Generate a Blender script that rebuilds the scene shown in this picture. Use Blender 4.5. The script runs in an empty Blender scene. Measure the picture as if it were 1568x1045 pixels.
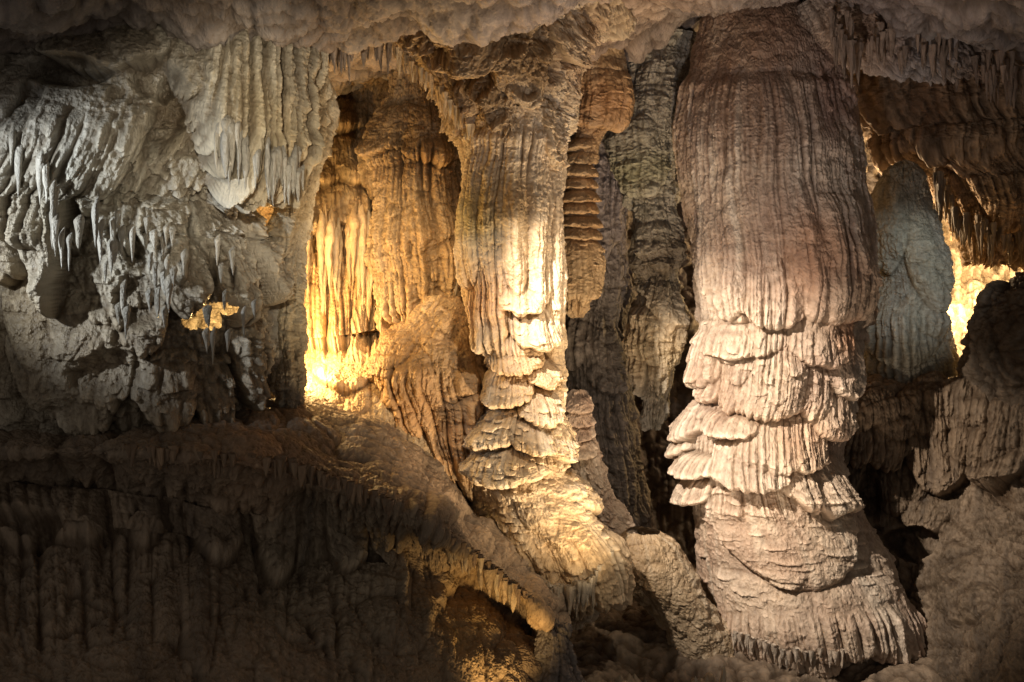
import bpy, numpy as np, math, time
from mathutils import Vector
T0=time.time()
rng=np.random.RandomState(7)
K=1.1547/1568; CZ=5.0
f32=np.float32
def W(u,v,y): return np.array([(u-784)*K*y, y, CZ+(522.5-v)*K*y])
PERM=rng.permutation(256).astype(np.int32)
G=rng.normal(size=(256,3)); G/=np.linalg.norm(G,axis=1)[:,None]; G=G.astype(f32)
G2=np.stack([np.cos(np.arange(256)*2.399),np.sin(np.arange(256)*2.399)],1).astype(f32)
def fade(t): return t*t*t*(t*(t*6-15)+10)
def p3(x,y,z):
    x=np.asarray(x,f32);y=np.asarray(y,f32);z=np.asarray(z,f32)
    xi=np.floor(x).astype(np.int32);yi=np.floor(y).astype(np.int32);zi=np.floor(z).astype(np.int32)
    xf=x-xi;yf=y-yi;zf=z-zi;u=fade(xf);v=fade(yf);w=fade(zf)
    r=[]
    for dx in (0,1):
        a=PERM[(xi+dx)&255]
        for dy in (0,1):
            b=PERM[(a+yi+dy)&255]
            for dz in (0,1):
                g=G[PERM[(b+zi+dz)&255]]
                r.append(g[...,0]*(xf-dx)+g[...,1]*(yf-dy)+g[...,2]*(zf-dz))
    l=lambda a,b,t:a+t*(b-a)
    x0=l(l(r[0],r[1],w),l(r[2],r[3],w),v); x1=l(l(r[4],r[5],w),l(r[6],r[7],w),v)
    return l(x0,x1,u)
def p2(x,y):
    x,y=np.broadcast_arrays(np.asarray(x,f32),np.asarray(y,f32))
    xi=np.floor(x).astype(np.int32);yi=np.floor(y).astype(np.int32)
    xf=x-xi;yf=y-yi;u=fade(xf);v=fade(yf);r=[]
    for dx in (0,1):
        a=PERM[(xi+dx)&255]
        for dy in (0,1):
            g=G2[PERM[(a+yi+dy)&255]]
            r.append(g[...,0]*(xf-dx)+g[...,1]*(yf-dy))
    a=r[0]+v*(r[1]-r[0]); b=r[2]+v*(r[3]-r[2])
    return a+u*(b-a)
def boxf(A,n,axis):
    if n<2: return A
    n=min(n,A.shape[axis]-1)
    pad=[(0,0)]*A.ndim; pad[axis]=(n,n)
    B=np.pad(A,pad,mode='reflect',reflect_type='odd')
    C=np.cumsum(B,axis=axis); L=A.shape[axis]
    h=n//2
    i1=np.arange(L)+n+h; i0=np.arange(L)+n-h-1
    return (np.take(C,i1,axis)-np.take(C,i0,axis))/(2*h+1)
def loft(rows,nu,nv,sm=0.5):
    R=np.array([[W(*p) for p in r] for r in rows])
    nr,nc=R.shape[:2]
    tu=np.linspace(0,nc-1,nu)
    d=np.linalg.norm(np.diff(R,axis=0),axis=2).mean(1); cd=np.concatenate([[0],np.cumsum(d)])
    tv=np.interp(np.linspace(0,cd[-1],nv),cd,np.arange(nr))
    A=np.zeros((nr,nu,3))
    for i in range(nr):
        for k in range(3): A[i,:,k]=np.interp(tu,np.arange(nc),R[i,:,k])
    A=boxf(boxf(A,int(nu/(nc-1)*sm),1),int(nu/(nc-1)*sm),1)
    i=np.clip(np.floor(tv).astype(int),0,nr-2); f=(tv-i)[:,None,None]
    P=A[i]*(1-f)+A[i+1]*f
    n=int(nv/(nr-1)*sm*0.35); P=boxf(boxf(P,n,0),n,0)
    ds=np.linalg.norm(np.diff(P,axis=1),axis=2).mean(0); S=np.concatenate([[0],np.cumsum(ds)])
    dt=np.linalg.norm(np.diff(P,axis=0),axis=2).mean(1); T=-np.concatenate([[0],np.cumsum(dt)])
    return P,S,T
def colm(prof,y,ry,nu,nv,smooth=0.03):
    prof=np.array(prof,float)
    v=np.linspace(prof[0,0],prof[-1,0],nv)
    uL=np.interp(v,prof[:,0],prof[:,1]);uR=np.interp(v,prof[:,0],prof[:,2])
    n=int(nv*smooth); uL=boxf(boxf(uL,n,0),n,0);uR=boxf(boxf(uR,n,0),n,0)
    q=np.linspace(-1,1,nu); a=np.pi*(0.6*q+0.4*q**3)
    yy=y*np.ones(nv)
    cx=((uL+uR)/2-784)*K*yy; rx=np.maximum((uR-uL)/2*K*yy,0.01); z=CZ+(522.5-v)*K*yy
    rr=rx*ry
    P=np.zeros((nv,nu,3))
    P[...,0]=cx[:,None]+rx[:,None]*np.sin(a); P[...,1]=yy[:,None]-rr[:,None]*np.cos(a); P[...,2]=z[:,None]
    return P,a*rx.mean()*(1+ry)/2,z.copy()
def proj(P):
    y=np.maximum(P[...,1],0.5)
    return 784+P[...,0]/(K*y), 522.5-(P[...,2]-CZ)/(K*y)
def sst(x): x=np.clip(x,0,1); return x*x*(3-2*x)
def region(U,V,r,soft=25):
    return sst((U-r[0])/soft+.5)*sst((r[1]-U)/soft+.5)*sst((V-r[2])/soft+.5)*sst((r[3]-V)/soft+.5)
def lobe(D,S,T,s0,t0,t1,w,amp,fr=0.05,droop=0.45,FR=None,top=.55,pw=14):
    i0,i1=np.searchsorted(S,[s0-w,s0+w]); j0=np.searchsorted(-T,-t0); j1=np.searchsorted(-T,-(t1-fr*1.2))
    if i1-i0<2 or j1-j0<2: return
    s=S[i0:i1]; x=(s-s0)/w; side=np.clip(1-x*x,0,1)**.5
    zb=t1+(t0-t1)*droop*x*x-fr*(FR[i0:i1]-.55)
    h=np.maximum(t0-zb,0.02)
    Z=T[j0:j1][:,None]; tt=np.clip((t0-Z)/h,0,1)
    pr=tt**top*np.sqrt(1-tt**pw)
    D[j0:j1,i0:i1]=np.maximum(D[j0:j1,i0:i1],amp*side*pr)
def lobe_s(D,S,T,s0,t0,t1,w,amp,sk):
    i0,i1=np.searchsorted(S,[s0-w*1.5,s0+w*1.5]); j0=np.searchsorted(-T,-t0); j1=np.searchsorted(-T,-t1)
    if i1-i0<2 or j1-j0<2: return
    tt=((t0-T[j0:j1])/(t0-t1))[:,None]
    ww=w*(1.05-.5*tt)
    x=(S[i0:i1][None,:]-s0-sk*tt*w)/ww
    pr=np.clip(tt,0,1)**.9*np.sqrt(np.clip(1-tt**5,0,1))*1.25
    D[j0:j1,i0:i1]=np.maximum(D[j0:j1,i0:i1],amp*np.sqrt(np.clip(1-x*x,0,1))*pr)
def build(name,PST,mat,lobes=(),scat=(),fl=None,rough=(0.05,1.5,4),stains_and_light=(),holes=(),parent=None,cav_shade=1.0,rock=0.0,pits=()):
    mt,c1,c2,c3=mat
    P,S,T=PST; nv,nu=P.shape[:2]
    dS=np.gradient(P,axis=1);dT=np.gradient(P,axis=0)
    N=np.cross(dT,dS); N/=np.maximum(np.linalg.norm(N,axis=2),1e-9)[...,None]
    U,V=proj(P); front=(N[...,1]<0.25)
    st=4
    Us,Vs,Fs=U[::st,::st],V[::st,::st],front[::st,::st]
    def find(u,v):
        d=(Us-u)**2+(Vs-v)**2+(~Fs)*1e6
        j,i=np.unravel_index(np.argmin(d),d.shape); return S[i*st],T[j*st],P[j*st,i*st,1]
    fq,ba,regs=fl if fl is not None else (6,0,[])
    S2,T2=S[None,:],T[:,None]
    wx=S2+0.08*p2(S2*1.3,T2*0.9)+0.02*p2(S2*4,T2*2.5+9)
    def flute(q): return np.sqrt(np.abs(p2(wx*q,T2*0.22))*2)+0.34*np.sqrt(np.abs(p2(wx*q*2.5+7,T2*0.5))*2)+0.5*p2(wx*q*.3,T2*.3+5)
    F=flute(fq)
    L=np.zeros((nv,nu))
    for l in lobes:
        u,v0,v1,hw,amp=l[:5]; fr=l[5] if len(l)>5 else 0.06; dr=l[6] if len(l)>6 else 0.4
        s0,t0,yy=find(u,v0); _,t1,yy=find(u,v1); t1=min(t1,t0-.05)
        j=min(np.searchsorted(-T,-t1),nv-1)
        lobe(L,S,T,s0,t0,t1,hw*K*yy,amp,fr,dr,F[j])
    D=L
    for (pu,pv,ru,rv,dep) in pits:
        s0,t0,yy=find(pu,pv); nn=p2(S2*2.5,T2*2)*.9
        D=D-dep*sst(1.2-(((S2-s0)/(ru*K*yy))**2+((T2-t0)/(rv*K*yy))**2)*.8+nn)
    for sc in scat:
        n,reg,w0,w1,a0,a1,am=sc[:7]
        L=np.zeros((nv,nu))
        if reg is None: m=np.ones_like(Us,bool)
        else: m=(Us>reg[0])&(Us<reg[1])&(Vs>reg[2])&(Vs<reg[3])
        jj,ii=np.nonzero(m)
        if len(jj)==0: continue
        k=rng.randint(0,len(jj),n)
        for q in k:
            w=w0*(w1/w0)**rng.rand(); h=w*(a0+(a1-a0)*rng.rand())*1.2
            lobe_s(L,S,T,S[ii[q]*st],T[jj[q]*st]+h/2,T[jj[q]*st]-h/2,w,w*am*(.6+.8*rng.rand()),rng.uniform(-.5,.5))
        D=D+L
    if fl is not None:
        A=np.full((nv,nu),float(ba)); A2=np.zeros((nv,nu)); has2=False
        for r in regs:
            if len(r)>5: A2=np.maximum(A2,r[4]*region(U,V,r)); has2=r[5]
            else: A=np.maximum(A,r[4]*region(U,V,r))
        md=np.clip(0.75+0.9*p2(S2*.8+3,T2*.8),.15,1.3)
        D=D+A*md*F
        if has2: D=D+A2*md*flute(has2)
    X,Y,Z=[P[...,k].astype(f32) for k in range(3)]
    am,rf,oc=rough
    R=np.zeros((nv,nu),f32)
    for o in range(oc):
        f=rf*2**o
        n=p3(X*f+o*7.7,Y*f,Z*f*.8)
        R+= (n if o<1 else (np.sqrt(np.abs(n)+.01)*1.0-.45))*0.52**o
    D=D+am*R*1.6
    if rock>0:
        q=0
        for o,(f,a) in enumerate([(3,1.3),(8,.8),(19,.4)]):
            q=q+a*(.5-np.sqrt(np.abs(p2(S2*f+o*9+.8*p2(S2*f*.5,T2*f*.5+4),T2*f*1.1))*1.2))
        D=D+rock*q*np.clip(1+1.8*p2(S2*1.1+7,T2*1.1),.1,2)
    g=p2(S2*22+3*p2(S2*3,T2*3),T2*19); D=D+0.012*np.abs(g)*2
    Q=P+N*D[...,None]
    Q[...,2]-=0.22*np.maximum(D,0)
    keep=np.ones((nv-1,nu-1),bool)
    for (hu,hv,ru,rv) in holes:
        nn=p2(S2*5,T2*5)*0.9+.8*np.abs(p2(S2*14,T2*3))
        h=(((U-hu)/ru)**2+((V-hv)/rv)**2+nn<1)&front
        keep&=~h[:-1,:-1]
    n1=p2(S2*.9+11,T2*.8)+.6*p2(S2*2.3,T2*1.9)+.35*p2(S2*6,T2*4.5)
    k1=sst(.5+n1*1.1)[...,None]
    n2=p2(wx*5+31,T2*.45)+.6*p2(wx*13,T2*1.1); k2=sst(n2*1.6)[...,None]*.7
    c=np.array(c1)*(1-k1)+np.array(c2)*k1; c=c*(1-k2)+np.array(c3)*k2
    sp=p2(S2*9,T2*8)+.7*p2(S2*27,T2*23)+.4*p2(S2*55,T2*50)
    c=c*(1+.28*sp)[...,None]
    m=14; cv=D-boxf(boxf(D,m,0),m,1); k=sst(.35-cv*22*1.0)*.55*cav_shade  # grooves darkened in the vertex colour, standing in for cavity shade
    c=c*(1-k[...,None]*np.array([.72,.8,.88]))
    k=sst(cv*26-.1)*.30*cav_shade; c=c*(1+k[...,None])  # raised ribs lightened in the colour for relief contrast
    if stains_and_light:  # mineral tints, plus lit and shaded patches painted into the colour
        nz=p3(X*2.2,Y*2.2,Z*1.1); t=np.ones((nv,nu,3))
        for (u,v,y,r,cc) in stains_and_light:
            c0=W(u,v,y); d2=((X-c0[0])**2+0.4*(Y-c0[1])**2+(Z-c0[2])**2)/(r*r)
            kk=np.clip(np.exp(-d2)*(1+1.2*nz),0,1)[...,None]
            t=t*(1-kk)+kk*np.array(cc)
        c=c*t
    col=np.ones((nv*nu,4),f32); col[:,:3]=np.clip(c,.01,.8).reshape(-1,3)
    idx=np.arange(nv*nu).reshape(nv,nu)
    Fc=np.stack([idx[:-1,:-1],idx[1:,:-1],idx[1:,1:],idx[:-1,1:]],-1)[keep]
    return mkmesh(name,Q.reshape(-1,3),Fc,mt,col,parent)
def mkmesh(name,V,F,mat,col,parent=None):
    me=bpy.data.meshes.new(name)
    me.vertices.add(len(V)); me.vertices.foreach_set('co',V.astype(f32).ravel())
    me.loops.add(F.size); me.loops.foreach_set('vertex_index',F.astype(np.int32).ravel())
    me.polygons.add(len(F)); me.polygons.foreach_set('loop_start',(np.arange(len(F))*4).astype(np.int32))
    me.polygons.foreach_set('use_smooth',np.ones(len(F),bool))
    me.update(calc_edges=True)
    a=me.color_attributes.new('mineral_and_shade','FLOAT_COLOR','POINT')  # holds mineral colour together with painted cavity shade
    a.data.foreach_set('color',col.astype(f32).ravel())
    me.materials.append(mat)
    ob=bpy.data.objects.new(name,me); bpy.context.scene.collection.objects.link(ob)
    if parent is not None: ob.parent=parent
    return ob
def cones(name,items,mat,parent=None,up=False,tint=(1,1,1),emb=0.0):
    mt,c1,c2,c3=mat
    Vs=[];Fs=[];Cs=[];o=0;ns=14;nr=24
    a=np.linspace(0,2*np.pi,ns,endpoint=False); t=np.linspace(0,1,nr)
    for (x,y,z,l,r) in items:
        ph=rng.rand()*50; e=rng.uniform(.55,1.1)
        rr=r*((1-t)**e*0.85+0.15*(1-t**6))*(1+0.5*p2(t*l*7+ph,t*0+ph))
        if emb>0: rr=rr*np.clip(t/emb,0.02,1)**.6
        rr[-1]=r*0.03
        rib=1+0.45*p2(np.cos(a)[None,:]*1.6+ph,np.sin(a)[None,:]*1.6+t[:,None]*l*1.2)
        X=x+(rr[:,None]*rib)*np.cos(a)+0.5*r*p2(t*l*3+ph,t*0)[:,None]
        Y=y+(rr[:,None]*rib)*np.sin(a)
        if emb>0: Y=Y+0.06*(1-np.clip(t/emb/1.3,0,1))[:,None]**1.5
        Z=z+(1 if up else -1)*(t*l)[:,None]+0*X
        Vs.append(np.stack([X,Y,Z],-1).reshape(-1,3))
        k=rng.rand(); c=(np.array(c1)*k+np.array(c3)*(1-k))*rng.uniform(.7,1.1)*np.array(tint)
        cc=c[None,:]*(1+.5*p2((a*3)[None,:]+ph,t[:,None]*l*6)).reshape(-1,1)
        Cs.append(np.concatenate([cc,np.ones((len(cc),1))],1))
        i=np.arange(nr*ns).reshape(nr,ns); j=np.roll(i,-1,1)
        q=np.stack([i[:-1],j[:-1],j[1:],i[1:]] if up else [i[:-1],i[1:],j[1:],j[:-1]],-1).reshape(-1,4)
        Fs.append(q+o); o+=nr*ns
    return mkmesh(name,np.concatenate(Vs),np.concatenate(Fs),mt,np.concatenate(Cs),parent)
def fringe(pts,n,l0,l1,r0,r1,dz=0.08,jy=0.1,jz=.03):
    pts=np.array(pts,float); d=np.concatenate([[0],np.cumsum(np.hypot(*(np.diff(pts[:,:2],axis=0).T)))])
    out=[]
    for k in range(n):
        t=rng.rand()*d[-1]; u,v,y=[np.interp(t,d,pts[:,c]) for c in range(3)]
        w=W(u,v,y+rng.uniform(-jy,jy)); L=l0*(l1/l0)**(rng.rand()**1.5)
        out.append((w[0],w[1],w[2]+dz+rng.uniform(-jz,jz),L+dz,r0+(r1-r0)*rng.rand()*min(1,L/l1+.3)))
    return out
def mat(name,c1,c2,c3,rough=0.52,bump=0.7,spec=0.5):
    m=bpy.data.materials.new(name); m.use_nodes=True; nt=m.node_tree; nd=nt.nodes; lk=nt.links
    b=nd['Principled BSDF']; b.inputs['Specular IOR Level'].default_value=spec; b.inputs['Roughness'].default_value=rough
    at=nd.new('ShaderNodeAttribute'); at.attribute_name='mineral_and_shade'; lk.new(at.outputs['Color'],b.inputs['Base Color'])
    tc=nd.new('ShaderNodeTexCoord'); mp=nd.new('ShaderNodeMapping'); mp.inputs['Scale'].default_value=(1,1,.55); lk.new(tc.outputs['Object'],mp.inputs[0])
    n=nd.new('ShaderNodeTexNoise'); n.inputs['Scale'].default_value=17; n.inputs['Detail'].default_value=3; n.inputs['Roughness'].default_value=.7; lk.new(mp.outputs[0],n.inputs['Vector'])
    bp=nd.new('ShaderNodeBump'); bp.inputs['Strength'].default_value=bump; bp.inputs['Distance'].default_value=0.06; lk.new(n.outputs[0],bp.inputs['Height']); lk.new(bp.outputs[0],b.inputs['Normal'])
    return (m,c1,c2,c3)
M_cream=mat('calcite_cream',(.53,.42,.29),(.43,.32,.20),(.63,.55,.43))
M_pink=mat('calcite_pink',(.50,.40,.31),(.40,.295,.225),(.63,.545,.45))
M_grey=mat('calcite_grey',(.40,.355,.28),(.28,.24,.18),(.53,.49,.41),bump=.8)
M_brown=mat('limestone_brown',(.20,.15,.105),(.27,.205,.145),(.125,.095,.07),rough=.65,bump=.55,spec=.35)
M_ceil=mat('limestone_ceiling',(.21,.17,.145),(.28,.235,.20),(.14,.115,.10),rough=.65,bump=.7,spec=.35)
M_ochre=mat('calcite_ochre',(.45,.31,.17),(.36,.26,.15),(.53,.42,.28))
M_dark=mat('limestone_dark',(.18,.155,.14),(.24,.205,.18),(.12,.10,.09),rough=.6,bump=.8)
M_green=mat('calcite_greenish',(.32,.29,.24),(.27,.25,.20),(.41,.38,.33))
# ---------------- shell
uu=[-500,-100,200,450,620,800,950,1100,1250,1400,1600,1900,2300]
def row(y,vs): return [(u,v,y) for u,v in zip(uu,vs)]
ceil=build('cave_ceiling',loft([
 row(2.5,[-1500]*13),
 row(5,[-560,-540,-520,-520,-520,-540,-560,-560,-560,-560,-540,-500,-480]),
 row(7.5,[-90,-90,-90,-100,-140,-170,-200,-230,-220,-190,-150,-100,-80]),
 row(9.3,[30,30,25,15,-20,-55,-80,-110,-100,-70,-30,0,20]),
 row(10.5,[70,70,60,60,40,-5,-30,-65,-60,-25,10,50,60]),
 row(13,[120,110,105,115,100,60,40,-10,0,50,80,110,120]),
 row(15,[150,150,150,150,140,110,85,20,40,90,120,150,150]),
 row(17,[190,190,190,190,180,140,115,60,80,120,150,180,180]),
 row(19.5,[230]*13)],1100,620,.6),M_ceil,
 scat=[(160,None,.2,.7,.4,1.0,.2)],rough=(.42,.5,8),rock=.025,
 stains_and_light=[(1300,20,13,1.6,(1.2,1.12,1.15)),(1500,60,13,1.3,(1.1,1.12,1.15)),(950,40,13,1.2,(1.7,1.5,1.3)),(600,60,12,1,(.8,.75,.7)),(100,20,9.5,1.2,(.75,.75,.75))])  # warm pale spot above centre paints lamplight into the ceiling colour
cones('fringe',fringe([(290,70,10.4),(420,80,10.6),(520,90,10.9),(600,80,11.4)],80,.06,.34,.02,.06,.12,.35),M_ceil,ceil,tint=(1.4,1.35,1.25))
ub=[-700,-200,200,500,750,1000,1250,1480,1600,1900,2300]
def rb(v,ys): return [(u,v,y) for u,y in zip(ub,ys)]
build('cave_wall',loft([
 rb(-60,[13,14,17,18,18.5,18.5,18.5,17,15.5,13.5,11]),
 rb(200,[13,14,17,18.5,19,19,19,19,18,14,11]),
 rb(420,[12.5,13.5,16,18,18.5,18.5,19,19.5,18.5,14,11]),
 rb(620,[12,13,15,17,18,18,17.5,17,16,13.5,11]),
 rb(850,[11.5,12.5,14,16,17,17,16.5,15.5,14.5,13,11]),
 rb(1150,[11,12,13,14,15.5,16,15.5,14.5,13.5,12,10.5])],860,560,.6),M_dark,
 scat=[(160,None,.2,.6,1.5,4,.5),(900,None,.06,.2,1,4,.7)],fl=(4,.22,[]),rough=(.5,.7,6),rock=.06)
uf=[-900,-200,400,784,1100,1500,2400]
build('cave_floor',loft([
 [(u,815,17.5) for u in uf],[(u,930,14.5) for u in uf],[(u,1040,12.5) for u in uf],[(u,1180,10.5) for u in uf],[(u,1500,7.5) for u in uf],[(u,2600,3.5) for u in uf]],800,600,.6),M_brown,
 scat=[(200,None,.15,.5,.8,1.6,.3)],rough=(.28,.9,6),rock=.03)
# ---------------- main column
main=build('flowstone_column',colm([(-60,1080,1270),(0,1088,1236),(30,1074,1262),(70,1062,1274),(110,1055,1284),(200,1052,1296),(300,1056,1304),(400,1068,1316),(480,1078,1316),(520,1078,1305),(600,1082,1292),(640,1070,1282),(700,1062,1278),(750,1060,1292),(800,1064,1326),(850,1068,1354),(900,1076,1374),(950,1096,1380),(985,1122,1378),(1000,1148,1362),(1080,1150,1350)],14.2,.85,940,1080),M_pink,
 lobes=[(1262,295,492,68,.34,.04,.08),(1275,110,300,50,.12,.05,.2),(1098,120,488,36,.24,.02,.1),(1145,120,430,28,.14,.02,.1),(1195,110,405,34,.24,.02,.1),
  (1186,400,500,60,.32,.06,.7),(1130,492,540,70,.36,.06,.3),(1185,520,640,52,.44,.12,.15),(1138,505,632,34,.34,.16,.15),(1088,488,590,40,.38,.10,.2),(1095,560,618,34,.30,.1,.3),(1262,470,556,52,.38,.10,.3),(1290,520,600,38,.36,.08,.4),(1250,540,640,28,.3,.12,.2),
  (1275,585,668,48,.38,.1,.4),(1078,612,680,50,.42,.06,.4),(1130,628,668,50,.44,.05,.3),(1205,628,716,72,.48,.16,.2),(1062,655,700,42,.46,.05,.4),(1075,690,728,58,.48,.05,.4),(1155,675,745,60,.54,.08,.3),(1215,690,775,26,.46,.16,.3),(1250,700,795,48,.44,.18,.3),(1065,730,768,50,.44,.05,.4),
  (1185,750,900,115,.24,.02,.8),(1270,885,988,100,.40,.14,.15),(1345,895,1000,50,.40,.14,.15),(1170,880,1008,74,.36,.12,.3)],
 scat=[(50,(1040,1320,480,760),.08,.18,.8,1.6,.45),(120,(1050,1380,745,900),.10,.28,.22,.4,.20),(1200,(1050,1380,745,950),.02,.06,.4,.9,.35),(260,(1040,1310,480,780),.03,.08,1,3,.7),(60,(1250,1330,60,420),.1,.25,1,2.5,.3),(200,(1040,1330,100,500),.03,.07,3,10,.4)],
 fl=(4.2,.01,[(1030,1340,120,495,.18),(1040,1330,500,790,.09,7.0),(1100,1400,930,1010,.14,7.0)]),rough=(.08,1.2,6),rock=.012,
 stains_and_light=[(1150,60,13.5,1.2,(.52,.40,.34)),(1270,150,13.5,.9,(.6,.5,.5)),(1240,400,13.2,.7,(1.05,.82,.70)),(1290,510,13.2,.3,(1.15,.8,.6)),(1150,560,13,.8,(1.2,1.17,1.1)),(1230,670,13,.6,(1.18,1.0,.82)),(1200,830,13,1.3,(1.2,1.17,1.1)),(1330,450,13.8,.5,(.85,.75,.65))])
cones('fringe',fringe([(1120,975,13.05),(1200,1003,12.6),(1290,1003,12.55),(1375,980,13.1)],80,.06,.24,.03,.06),M_pink,main)
# ---------------- central column
cen=build('flowstone_column.001',colm([(180,720,868),(250,720,858),(300,716,850),(400,716,847),(470,728,845),(540,750,843),(600,758,848),(650,748,852),(700,732,852),(740,722,868),(790,735,900),(830,758,925),(870,786,927),(900,812,920),(925,835,905),(960,845,895)],12.6,.85,700,940),M_cream,
 lobes=[(732,235,440,20,.22,.03,.15),(762,245,520,24,.20,.05,.15),(795,240,450,16,.26,.06,.15),(822,250,470,18,.22,.06,.15),(845,260,640,16,.28,.04,.1),(742,400,545,24,.22,.08,.2),
  (790,425,474,32,.28,.05,.3),(812,468,524,36,.38,.06,.35),(788,508,568,42,.40,.08,.3),(822,545,590,30,.40,.06,.4),(778,562,622,46,.44,.08,.3),(822,590,650,36,.42,.08,.35),(765,625,690,50,.44,.07,.3),(815,640,690,34,.44,.05,.4),(842,610,705,30,.36,.1,.3),
  (778,678,745,62,.46,.05,.4),(830,700,870,50,.28,.1,.4),(890,700,800,55,.36,.03,.5),(860,790,905,80,.4,.14,.25),(815,840,920,45,.34,.14,.3),(905,800,910,42,.34,.16,.25)],
 scat=[(90,(730,870,450,700),.05,.14,.8,1.8,.55),(700,(720,940,620,930),.025,.065,.7,1.6,.8),(60,(720,870,700,900),.1,.22,.6,1.4,.35),(200,(710,870,230,700),.02,.05,3,9,.6)],
 fl=(6.0,.02,[(700,870,200,530,.15),(720,870,500,720,.07,9.0),(760,950,820,950,.14)]),rough=(.07,1.4,6),rock=.012,
 stains_and_light=[(740,320,12,.4,(.78,.85,.66)),(745,450,12,.35,(1.1,.80,.58)),(790,560,11.6,.5,(1.1,.95,.82)),(790,720,11.8,.6,(.85,.82,.78)),(840,350,11.8,.4,(1.05,1.0,.92)),(790,300,11.8,.4,(.9,.8,.62)),(880,860,11.8,.6,(1.2,1.1,.92))])
cones('fringe',fringe([(790,890,11.7),(850,908,11.5),(900,900,11.6),(935,850,12.1)],80,.1,.42,.03,.06),M_cream,cen)
build('flowstone_drapery',colm([(455,660,735),(490,630,738),(520,590,742),(550,560,744),(580,558,744),(610,588,742),(650,615,738),(700,648,734),(750,682,732),(800,700,730)],13.0,.6,560,560),M_ochre,
 lobes=[(600,545,610,40,.22,.1,.4),(615,570,650,28,.3,.14,.25),(640,560,705,28,.3,.22,.2),(668,540,735,30,.36,.22,.2),(700,520,745,30,.4,.18,.2),(725,480,640,24,.3,.14,.2)],
 scat=[(80,None,.04,.12,1,3,.5),(160,None,.02,.05,3,8,.6)],fl=(6.0,.03,[(590,750,560,780,.28)]),rough=(.16,1.2,6),rock=.015,stains_and_light=[(650,640,12.4,.7,(1.15,.86,.60)),(600,540,12.6,.6,(.75,.64,.5))])
# ---------------- recess
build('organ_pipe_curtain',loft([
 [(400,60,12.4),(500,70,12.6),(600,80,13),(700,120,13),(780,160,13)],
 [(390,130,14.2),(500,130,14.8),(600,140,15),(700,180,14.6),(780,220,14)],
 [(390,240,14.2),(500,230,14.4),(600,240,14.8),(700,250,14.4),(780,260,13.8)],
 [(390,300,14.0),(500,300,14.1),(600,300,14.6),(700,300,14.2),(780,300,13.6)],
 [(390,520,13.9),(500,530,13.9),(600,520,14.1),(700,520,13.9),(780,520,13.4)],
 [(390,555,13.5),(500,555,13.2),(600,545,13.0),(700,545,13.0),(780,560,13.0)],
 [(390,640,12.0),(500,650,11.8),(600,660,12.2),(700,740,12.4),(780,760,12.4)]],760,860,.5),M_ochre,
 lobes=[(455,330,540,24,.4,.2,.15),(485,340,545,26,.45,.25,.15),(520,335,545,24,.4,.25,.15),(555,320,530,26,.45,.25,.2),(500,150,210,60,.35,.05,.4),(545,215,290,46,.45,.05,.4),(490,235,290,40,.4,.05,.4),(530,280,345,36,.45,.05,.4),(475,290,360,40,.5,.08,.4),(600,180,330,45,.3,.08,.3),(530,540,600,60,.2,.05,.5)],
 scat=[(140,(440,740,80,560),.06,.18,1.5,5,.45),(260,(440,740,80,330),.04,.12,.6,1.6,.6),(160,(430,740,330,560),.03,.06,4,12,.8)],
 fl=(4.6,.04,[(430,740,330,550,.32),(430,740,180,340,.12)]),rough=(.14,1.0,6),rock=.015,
 stains_and_light=[(600,130,14.5,1.2,(.45,.4,.35)),(560,250,14,.6,(.85,.85,.82)),(480,450,13.8,.7,(1.2,1.1,.9)),(620,430,13.8,.6,(.85,.84,.78))])  # first spot paints the shade of the recess top into the colour
build('flowstone_drapery.001',colm([(110,600,690),(150,588,700),(190,578,706),(230,572,710),(330,582,708),(420,594,706),(480,608,704),(505,622,694)],13.85,.8,480,540),M_ochre,
 lobes=[(660,150,250,50,.3,.14,.4),(600,160,230,36,.35,.1,.4),(595,230,480,24,.35,.3,.2),(628,240,505,22,.4,.3,.2),(658,235,500,22,.35,.3,.2),(690,220,500,24,.35,.3,.2)],scat=[(60,None,.06,.14,1,3,.5),(160,None,.03,.06,4,10,.7)],
 fl=(6.0,.05,[(540,730,220,520,.24)]),rough=(.20,1.1,6),rock=.02,stains_and_light=[(640,200,13,1.1,(.5,.44,.37)),(640,400,13,.6,(.75,.7,.62))])
it=fringe([(452,330,13.5),(500,335,13.5),(560,340,13.5),(600,370,13.3),(712,380,13.2)],52,.9,1.7,.05,.10,.1,.12,.2)
cones('organ_pipe_stalactites',it,M_ochre,emb=.25)
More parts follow.
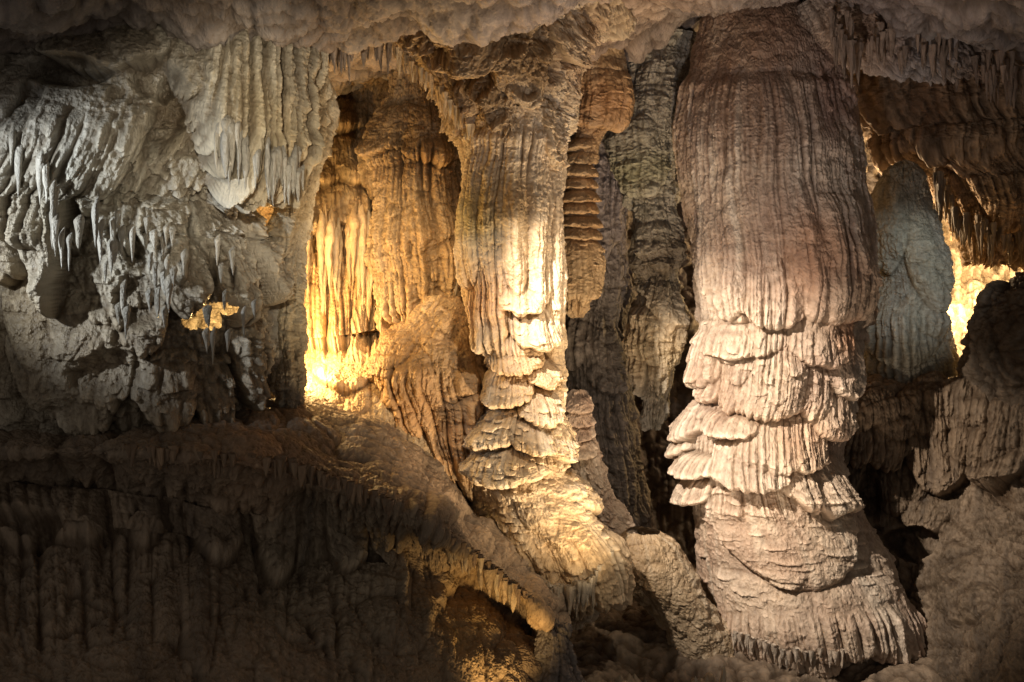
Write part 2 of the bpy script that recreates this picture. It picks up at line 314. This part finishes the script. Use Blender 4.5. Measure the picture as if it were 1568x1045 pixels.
# ---------------- left mass
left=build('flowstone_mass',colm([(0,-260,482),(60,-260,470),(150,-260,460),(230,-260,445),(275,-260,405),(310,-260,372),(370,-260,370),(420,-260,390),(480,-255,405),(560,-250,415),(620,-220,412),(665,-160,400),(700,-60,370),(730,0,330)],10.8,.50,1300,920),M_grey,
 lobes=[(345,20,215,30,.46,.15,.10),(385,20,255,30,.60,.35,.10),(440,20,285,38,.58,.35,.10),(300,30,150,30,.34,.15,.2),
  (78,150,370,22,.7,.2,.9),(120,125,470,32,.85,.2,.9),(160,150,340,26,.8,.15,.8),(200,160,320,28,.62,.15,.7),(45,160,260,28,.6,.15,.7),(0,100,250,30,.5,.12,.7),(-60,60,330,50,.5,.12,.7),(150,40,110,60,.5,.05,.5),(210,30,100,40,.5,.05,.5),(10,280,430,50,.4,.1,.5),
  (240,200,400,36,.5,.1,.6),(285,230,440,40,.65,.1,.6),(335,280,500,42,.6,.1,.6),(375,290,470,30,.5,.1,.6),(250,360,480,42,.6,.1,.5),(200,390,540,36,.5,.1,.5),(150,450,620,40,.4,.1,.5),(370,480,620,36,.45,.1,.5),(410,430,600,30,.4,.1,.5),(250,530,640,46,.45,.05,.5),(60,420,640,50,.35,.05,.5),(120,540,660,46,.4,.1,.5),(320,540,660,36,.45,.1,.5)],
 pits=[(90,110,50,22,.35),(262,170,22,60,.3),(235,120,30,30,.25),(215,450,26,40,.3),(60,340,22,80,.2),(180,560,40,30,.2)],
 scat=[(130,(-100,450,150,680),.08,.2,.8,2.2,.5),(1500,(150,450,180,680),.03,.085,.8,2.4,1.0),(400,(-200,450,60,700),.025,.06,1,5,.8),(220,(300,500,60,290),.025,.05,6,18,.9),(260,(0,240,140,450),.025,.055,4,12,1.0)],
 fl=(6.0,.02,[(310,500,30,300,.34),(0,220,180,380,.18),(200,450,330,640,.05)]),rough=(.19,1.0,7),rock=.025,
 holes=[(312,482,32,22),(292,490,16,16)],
 stains_and_light=[(130,300,9,.8,(1.3,1.38,1.42)),(220,260,9,.7,(1.0,1.05,1.1)),(400,160,9.5,.9,(1.3,1.18,.93)),(300,350,9,.7,(.9,.9,.88)),(280,590,9,1.0,(.78,.66,.54)),(20,450,9.5,1.0,(.68,.59,.46)),(430,500,9.8,.6,(1.05,1.02,.88)),(120,560,9,.6,(.74,.65,.54)),(60,70,10,1.0,(.45,.46,.5)),(200,80,10,.7,(.5,.46,.42)),(255,160,9.5,.3,(.6,.52,.42)),(215,440,9,.35,(.6,.55,.48))])  # dark spots at the end paint crevice shade into the colour
build('stalagmite_pillar',colm([(230,452,496),(290,440,478),(340,432,464),(400,422,452),(450,418,450),(520,421,456),(600,424,460),(640,426,455)],11.0,.9,260,560),M_grey,
 lobes=[(450,250,420,20,.15,.1,.3)],scat=[(60,None,.05,.12,1,4,.45),(150,None,.03,.06,1,3,.5)],fl=(7,.10,[]),rough=(.08,1.4,5),rock=.015,stains_and_light=[(450,300,11,.6,(1.1,1,.8)),(440,500,11,.5,(1.2,1.15,.95))])
items=fringe([(325,190,9.15),(400,235,9.3),(465,255,9.7)],36,.2,.6,.03,.06,.1,.08,.12)
items+=fringe([(0,220,9.1),(50,230,8.95),(110,380,8.7),(150,340,8.65),(200,280,8.8)],18,.25,.6,.03,.06,.1,.08,.2)
items+=fringe([(160,400,8.8),(340,450,8.85),(400,450,9.2)],40,.1,.3,.025,.05,.1,.1,.5)
cones('stalactite_cluster',items,M_grey,emb=.2)
cones('stalactite',[(W(421,250,9.7)[0],9.75,W(421,250,9.7)[2]+.1,.42,.07)],M_grey)
# ---------------- ledge, ramp and lower wall
ul=[-500,-150,0,190,320,440,560,640,700,780,830,870]
def rl(vs,ys): return [(u,v,y) for u,v,y in zip(ul,vs,ys)]
lip_v=[700,695,692,688,700,712,758,792,832,893,938,975]; lip_y=[9.3,9.2,9.1,8.9,8.9,9.0,9.3,9.6,9.9,10.3,10.5,10.7]
def off(vs,d): return [a+d for a in vs]
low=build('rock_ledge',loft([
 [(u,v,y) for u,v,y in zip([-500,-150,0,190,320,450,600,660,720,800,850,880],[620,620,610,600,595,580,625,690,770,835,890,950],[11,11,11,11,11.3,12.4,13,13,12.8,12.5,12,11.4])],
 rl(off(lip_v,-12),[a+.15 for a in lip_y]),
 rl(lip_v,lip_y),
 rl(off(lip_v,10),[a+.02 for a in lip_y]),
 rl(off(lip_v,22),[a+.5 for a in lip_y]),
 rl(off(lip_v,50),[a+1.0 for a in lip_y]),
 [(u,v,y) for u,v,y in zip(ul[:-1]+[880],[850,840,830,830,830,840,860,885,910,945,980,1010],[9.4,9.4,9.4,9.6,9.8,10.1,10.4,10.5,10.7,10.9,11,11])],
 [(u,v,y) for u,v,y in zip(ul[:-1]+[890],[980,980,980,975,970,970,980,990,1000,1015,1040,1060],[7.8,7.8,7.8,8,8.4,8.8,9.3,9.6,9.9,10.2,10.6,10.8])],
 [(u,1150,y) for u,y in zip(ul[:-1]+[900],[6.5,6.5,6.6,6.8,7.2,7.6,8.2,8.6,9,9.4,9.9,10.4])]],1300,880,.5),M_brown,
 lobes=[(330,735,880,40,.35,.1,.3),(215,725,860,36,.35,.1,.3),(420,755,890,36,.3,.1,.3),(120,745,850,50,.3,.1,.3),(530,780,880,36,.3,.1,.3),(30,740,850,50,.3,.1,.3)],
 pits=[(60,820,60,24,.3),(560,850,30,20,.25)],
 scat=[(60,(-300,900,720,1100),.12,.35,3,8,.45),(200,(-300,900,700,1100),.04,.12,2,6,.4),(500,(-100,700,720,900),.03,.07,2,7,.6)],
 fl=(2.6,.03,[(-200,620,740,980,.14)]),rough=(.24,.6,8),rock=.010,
 stains_and_light=[(780,880,10.4,.6,(2.0,1.9,1.75)),(850,950,10.6,.45,(2.2,2.1,1.95)),(640,740,11,.7,(1.3,1.2,1.1)),(480,830,9.6,.7,(1.35,1.5,1.55)),(560,900,9.6,.8,(1.35,1.42,1.4)),(740,950,10.2,.6,(1.7,1.5,.95)),(400,720,9,.6,(1.5,1.3,1.15))])  # bluish and yellow spots paint pools of light into the rock colour
lip=[(u,v+6,y+.08) for u,v,y in zip(ul[2:-1],lip_v[2:-1],lip_y[2:-1])]
cones('fringe',fringe(lip[1:],190,.03,.17,.025,.06,.1,.12),M_brown,low,tint=(1.6,1.45,1.3))
cones('fringe',fringe([(690,838,9.95),(730,866,10.1),(790,912,10.4)],34,.08,.28,.04,.08,.1,.05),M_ochre,low)
# ---------------- overhang
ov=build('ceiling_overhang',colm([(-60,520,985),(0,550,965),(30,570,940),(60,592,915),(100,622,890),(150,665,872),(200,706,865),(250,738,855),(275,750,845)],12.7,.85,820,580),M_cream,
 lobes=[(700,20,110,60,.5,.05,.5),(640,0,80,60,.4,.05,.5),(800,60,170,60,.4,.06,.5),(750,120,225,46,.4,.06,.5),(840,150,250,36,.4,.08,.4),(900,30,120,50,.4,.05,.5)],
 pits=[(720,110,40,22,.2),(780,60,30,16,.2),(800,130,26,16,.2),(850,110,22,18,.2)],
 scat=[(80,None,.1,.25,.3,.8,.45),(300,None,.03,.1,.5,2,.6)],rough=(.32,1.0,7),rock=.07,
 stains_and_light=[(700,110,12,.9,(.45,.38,.28)),(640,60,12,.8,(.5,.43,.35)),(800,90,11.8,.5,(.42,.35,.25)),(840,205,11.8,.4,(1.2,1.12,.95)),(930,100,12.3,.5,(.7,.5,.38)),(760,20,12,.8,(.5,.43,.34))])
cones('fringe',fringe([(590,70,11.9),(660,130,12),(730,215,12)],60,.06,.25,.02,.05,.1,.2),M_ochre,ov)
# ---------------- middle-back
build('stalagmite_stack',colm([(80,875,955),(120,885,948),(150,895,946),(180,893,938),(210,884,920),(260,872,906),(340,868,906),(375,864,910),(410,866,906),(450,872,896),(485,880,890)],14.6,.9,280,540),M_ochre,
 lobes=[(890+rng.uniform(-5,5),v,v+18,34,a,.04,.4) for v,a in zip((213,232,252,271,290,310,329,348),(.2,.12,.2,.15,.22,.14,.2,.17))]+[(890,365,455,34,.22,.15,.5),(918,105,195,40,.3,.1,.4)],
 scat=[(90,None,.03,.08,.6,2,.6)],fl=(7,.04,[(850,950,370,480,.12),(860,960,90,200,.1)]),rough=(.08,1.5,5),stains_and_light=[(915,150,14,.5,(.9,.6,.42)),(885,300,14,.6,(.85,.68,.52))])
build('flowstone_column.002',colm([(120,880,970),(200,885,962),(300,885,955),(400,875,955),(480,860,955),(560,855,955),(640,865,960),(760,880,980),(900,880,1000)],16.0,.8,380,680),M_dark,
 lobes=[(920,240,400,34,.25,.1,.3),(880,470,560,30,.3,.15,.3),(930,500,600,30,.3,.1,.3)],scat=[(80,None,.08,.2,1.5,5,.5),(160,None,.04,.08,1,5,.6)],fl=(5,.16,[]),rough=(.14,1.2,6),rock=.03,stains_and_light=[(920,300,15.5,1.2,(1.15,1.12,1.2)),(910,560,15.5,1.2,(.6,.6,.6))])  # grey lower spot paints the shade of the dark gap into the colour
build('flowstone_column.003',colm([(60,965,1070),(130,950,1050),(200,948,1034),(300,962,1028),(400,982,1028),(430,988,1038),(500,974,1040),(560,978,1036),(600,986,1026),(640,993,1009),(655,998,1002)],15.2,.8,380,680),M_green,
 lobes=[(985,130,300,36,.35,.1,.4),(1005,300,420,34,.3,.1,.4),(1015,430,600,26,.35,.15,.5),(985,470,600,18,.3,.1,.5)],scat=[(80,None,.07,.18,1,4,.5),(260,None,.03,.07,1,5,.7)],fl=(6,.12,[]),rough=(.18,1.2,6),rock=.03,
 stains_and_light=[(985,260,15,.4,(.8,.82,.62)),(960,150,15,.6,(.42,.37,.35)),(1010,390,15,.7,(.42,.37,.33)),(1010,530,14.8,.6,(1.5,1.25,.92))])  # bright warm spot near the tip paints lamplight into the colour
build('stalagmite',colm([(598,880,895),(606,868,908),(640,862,916),(690,864,916),(730,880,930),(790,900,965),(860,905,980)],13.9,.9,240,360),M_pink,
 lobes=[(890,v,v+26,30,.18,.03,.4) for v in (608,630,652,676)],scat=[(90,None,.03,.08,.8,2,.6)],rough=(.12,1.5,5),rock=.02,stains_and_light=[(890,640,13.5,.5,(.75,.7,.7))])
build('flowstone_mound',colm([(815,960,1010),(826,945,1035),(860,938,1055),(900,950,1075),(935,990,1100),(960,1020,1120),(1000,1030,1130)],13.4,.9,300,260),M_cream,
 scat=[(60,None,.05,.14,.5,1.4,.3)],rough=(.08,1.5,5),rock=.01,stains_and_light=[(990,860,13,.8,(.8,.74,.65))])
# ---------------- right side
build('stalagmite.001',colm([(248,1378,1384),(254,1362,1402),(268,1348,1412),(300,1340,1420),(380,1336,1436),(450,1334,1446),(520,1330,1456),(600,1327,1470)],15.6,.9,400,580),M_green,
 lobes=[(1360,280,420,34,.18,.04,.5),(1410,320,480,34,.2,.04,.5),(1385,440,560,50,.2,.08,.4)],scat=[(60,None,.06,.2,1,4,.35),(120,None,.03,.07,2,7,.4)],
 fl=(5,.05,[(1310,1480,480,600,.14)]),rough=(.14,1.1,6),rock=.015,stains_and_light=[(1390,420,15,1.6,(1.15,1.22,1.17))])
rh=build('stalactite_mass',colm([(60,1280,1720),(140,1295,1700),(175,1312,1690),(195,1350,1680),(230,1356,1670),(260,1425,1660),(300,1448,1650),(340,1462,1640),(380,1475,1600),(400,1482,1560)],16.6,.45,560,560),M_brown,
 lobes=[(1340,110,190,34,.3,.15,.4),(1400,130,240,44,.35,.15,.4),(1470,160,360,44,.4,.2,.4),(1530,140,360,36,.4,.2,.4),(1590,120,340,50,.3,.2,.3)],scat=[(90,None,.08,.2,2,6,.6),(260,None,.03,.08,2,8,.8)],
 fl=(5,.18,[]),rough=(.2,1.1,6),rock=.03,stains_and_light=[(1440,180,16,1.3,(.8,.68,.6)),(1500,330,16,.8,(1.3,1.1,.8))])
cones('fringe',fringe([(1430,270,15.9),(1470,350,15.9),(1540,370,15.9),(1590,350,15.9)],90,.15,.6,.03,.07,.15,.3,.2),M_brown,rh)
dr=build('ceiling_drapery',colm([(0,1230,1700),(40,1262,1690),(75,1290,1680),(95,1335,1670),(115,1430,1660)],13.3,.3,640,300),M_ceil,
 scat=[(160,None,.06,.2,1,4,.6)],fl=(6,.10,[]),rough=(.26,1.0,6),rock=.05,stains_and_light=[(1330,60,13,.8,(1.6,1.3,1.05)),(1420,80,13,.6,(1.2,1.25,1.35)),(1530,110,13,.6,(1.5,1.25,1.0))])
cones('fringe',fringe([(1270,60,12.7),(1360,75,12.9),(1440,88,12.8),(1520,115,12.7),(1600,145,12.5)],150,.05,.5,.025,.07,.2,.5,.25),M_ceil,dr,tint=(1.7,1.5,1.3))
ur=[1270,1340,1400,1470,1540,1640,1850]
build('rock_wall',loft([
 [(u,v,y) for u,v,y in zip(ur,[600,575,570,580,590,590,590],[17]*7)],
 [(u,v,y) for u,v,y in zip(ur,[625,590,580,586,600,600,600],[14.6,14.6,14.8,14.6,14.2,13.6,12.5])],
 [(u,v,y) for u,v,y in zip(ur,[640,610,600,610,620,630,630],[14.5,14.4,14.5,14.3,13.9,13.3,12.2])],
 [(u,v,y) for u,v,y in zip(ur,[750,740,740,740,740,740,740],[14.8,14.5,14.3,14.1,13.6,13,12])],
 [(u,v,y) for u,v,y in zip(ur,[840,840,840,840,840,840,840],[14.8,14.5,14.2,13.6,13,12.4,11.4])],
 [(u,v,y) for u,v,y in zip(ur,[950]*7,[14.4,13.9,13.4,12.8,12.2,11.7,10.8])],
 [(u,v,y) for u,v,y in zip(ur,[1120]*7,[12.8,12.4,12,11.4,11,10.6,9.8])]],660,720,.5),M_brown,
 lobes=[(1310,625,700,36,.4,.12,.3),(1360,610,720,50,.45,.1,.4),(1440,640,760,60,.4,.05,.5),(1530,620,760,60,.5,.05,.5)],
 pits=[(1400,830,40,26,.4),(1330,760,20,40,.3)],
 scat=[(50,None,.15,.45,1.2,3,.3),(150,(1280,1600,590,760),.04,.1,2,5,.6)],fl=(3,.03,[(1280,1600,600,760,.2)]),rough=(.36,.7,8),rock=.022,stains_and_light=[(1340,640,14.4,.8,(1.4,1.3,1.2)),(1440,690,14,1.2,(1.0,.92,.82)),(1480,920,12.5,2.2,(.5,.48,.45))])  # wide dark spot paints shade into the lower wall colour
build('boulder',colm([(388,1580,1650),(410,1552,1720),(440,1518,1780),(500,1494,1820),(560,1480,1840),(620,1472,1850),(680,1470,1860)],14.2,.6,360,300),M_brown,
 scat=[(40,None,.1,.3,.6,1.4,.4)],rough=(.3,.8,6),rock=.03,stains_and_light=[(1540,500,14,2,(.5,.5,.5))])
build('stalagmite.002',colm([(952,840,850),(962,828,872),(1000,830,878),(1040,822,884),(1090,815,895)],10.7,.9,200,240),M_dark,
 scat=[(50,None,.05,.12,1,3,.5)],fl=(7,.08,[]),rough=(.12,2,5),rock=.02)
st=[]
for k in range(26):
    w=W(rng.choice([970,1060,1100,1160])+rng.uniform(-20,20),rng.uniform(1030,1065),rng.uniform(11.6,12.2)); st.append((w[0],w[1],w[2]-.15,rng.uniform(.1,.28),rng.uniform(.06,.14)))
cones('stalagmite_cluster',st,M_cream,up=True)
print('BUILD',time.time()-T0)
# ---------------- lights (show-cave lamps and added fill spots)
def spot(name,p,t,e,c,ang=60,size=.1,blend=.8):
    d=bpy.data.lights.new(name,'SPOT'); d.energy=e; d.color=c; d.spot_size=math.radians(ang); d.spot_blend=blend; d.shadow_soft_size=size
    o=bpy.data.objects.new(name,d); bpy.context.scene.collection.objects.link(o); o.location=p
    o.rotation_euler=(Vector(t)-Vector(p)).to_track_quat('-Z','Y').to_euler()
def point(name,p,e,c,size=.08):
    d=bpy.data.lights.new(name,'POINT'); d.energy=e; d.color=c; d.shadow_soft_size=size
    o=bpy.data.objects.new(name,d); bpy.context.scene.collection.objects.link(o); o.location=p
warm=(1,.74,.44); yel=(1,.64,.25); cool=(.84,.92,1)
spot('fill_spot',(-6.3,6.2,6.4),W(150,350,9.3),760,cool,54)
spot('fill_spot',(-1.6,5.0,6.6),W(400,240,9.5),580,(1,.90,.72),46)  # added warm fill from the camera side for the curtain
spot('fill_spot',(2.4,9.7,1.1),W(820,480,12),1750,warm,76)
spot('fill_spot',(2.5,7.8,8.1),W(810,620,12),950,(1,.82,.60),50)
spot('fill_spot',(-1.8,8.5,8.0),W(1150,700,13.5),5600,(1,.86,.71),42)
spot('fill_spot',(1.9,9.2,.6),W(1130,560,13.5),600,(1,.80,.60),60)
point('fill_spot',W(462,600,12.6)+np.array([0,0,.55]),230,yel)
spot('fill_spot',(-0.8,8,7.6),W(560,460,14),1150,(1,.72,.40),38)
point('fill_spot',W(330,500,10.9),110,yel)
point('fill_spot',W(395,380,12.0),160,yel)
point('fill_spot',W(1500,440,17.6),900,yel)
point('fill_spot',W(1335,330,17.4),300,(1,.72,.42))
spot('fill_spot',W(800,1130,9.2),W(760,950,10.3),110,yel,80)
spot('fill_spot',(1.8,7.5,4.2),(2.6,12.5,9.2),520,(1,.9,.85),80)
spot('fill_spot',(6.2,9.5,7.5),W(1395,430,15.2),420,(.9,.96,1),28)  # added cool spot to brighten the right stalagmite
w=bpy.data.worlds.new('World'); bpy.context.scene.world=w; w.use_nodes=True
w.node_tree.nodes['Background'].inputs[0].default_value=(1,.89,.77,1); w.node_tree.nodes['Background'].inputs[1].default_value=.155
s=bpy.context.scene
s.view_settings.view_transform='Standard'; s.view_settings.look='None'; s.view_settings.exposure=0
cd=bpy.data.cameras.new('Camera'); cd.sensor_width=36; cd.lens=18/.57735; cd.clip_end=200
co=bpy.data.objects.new('Camera',cd); s.collection.objects.link(co); co.location=(0,0,CZ); co.rotation_euler=(math.pi/2,0,0); s.camera=co
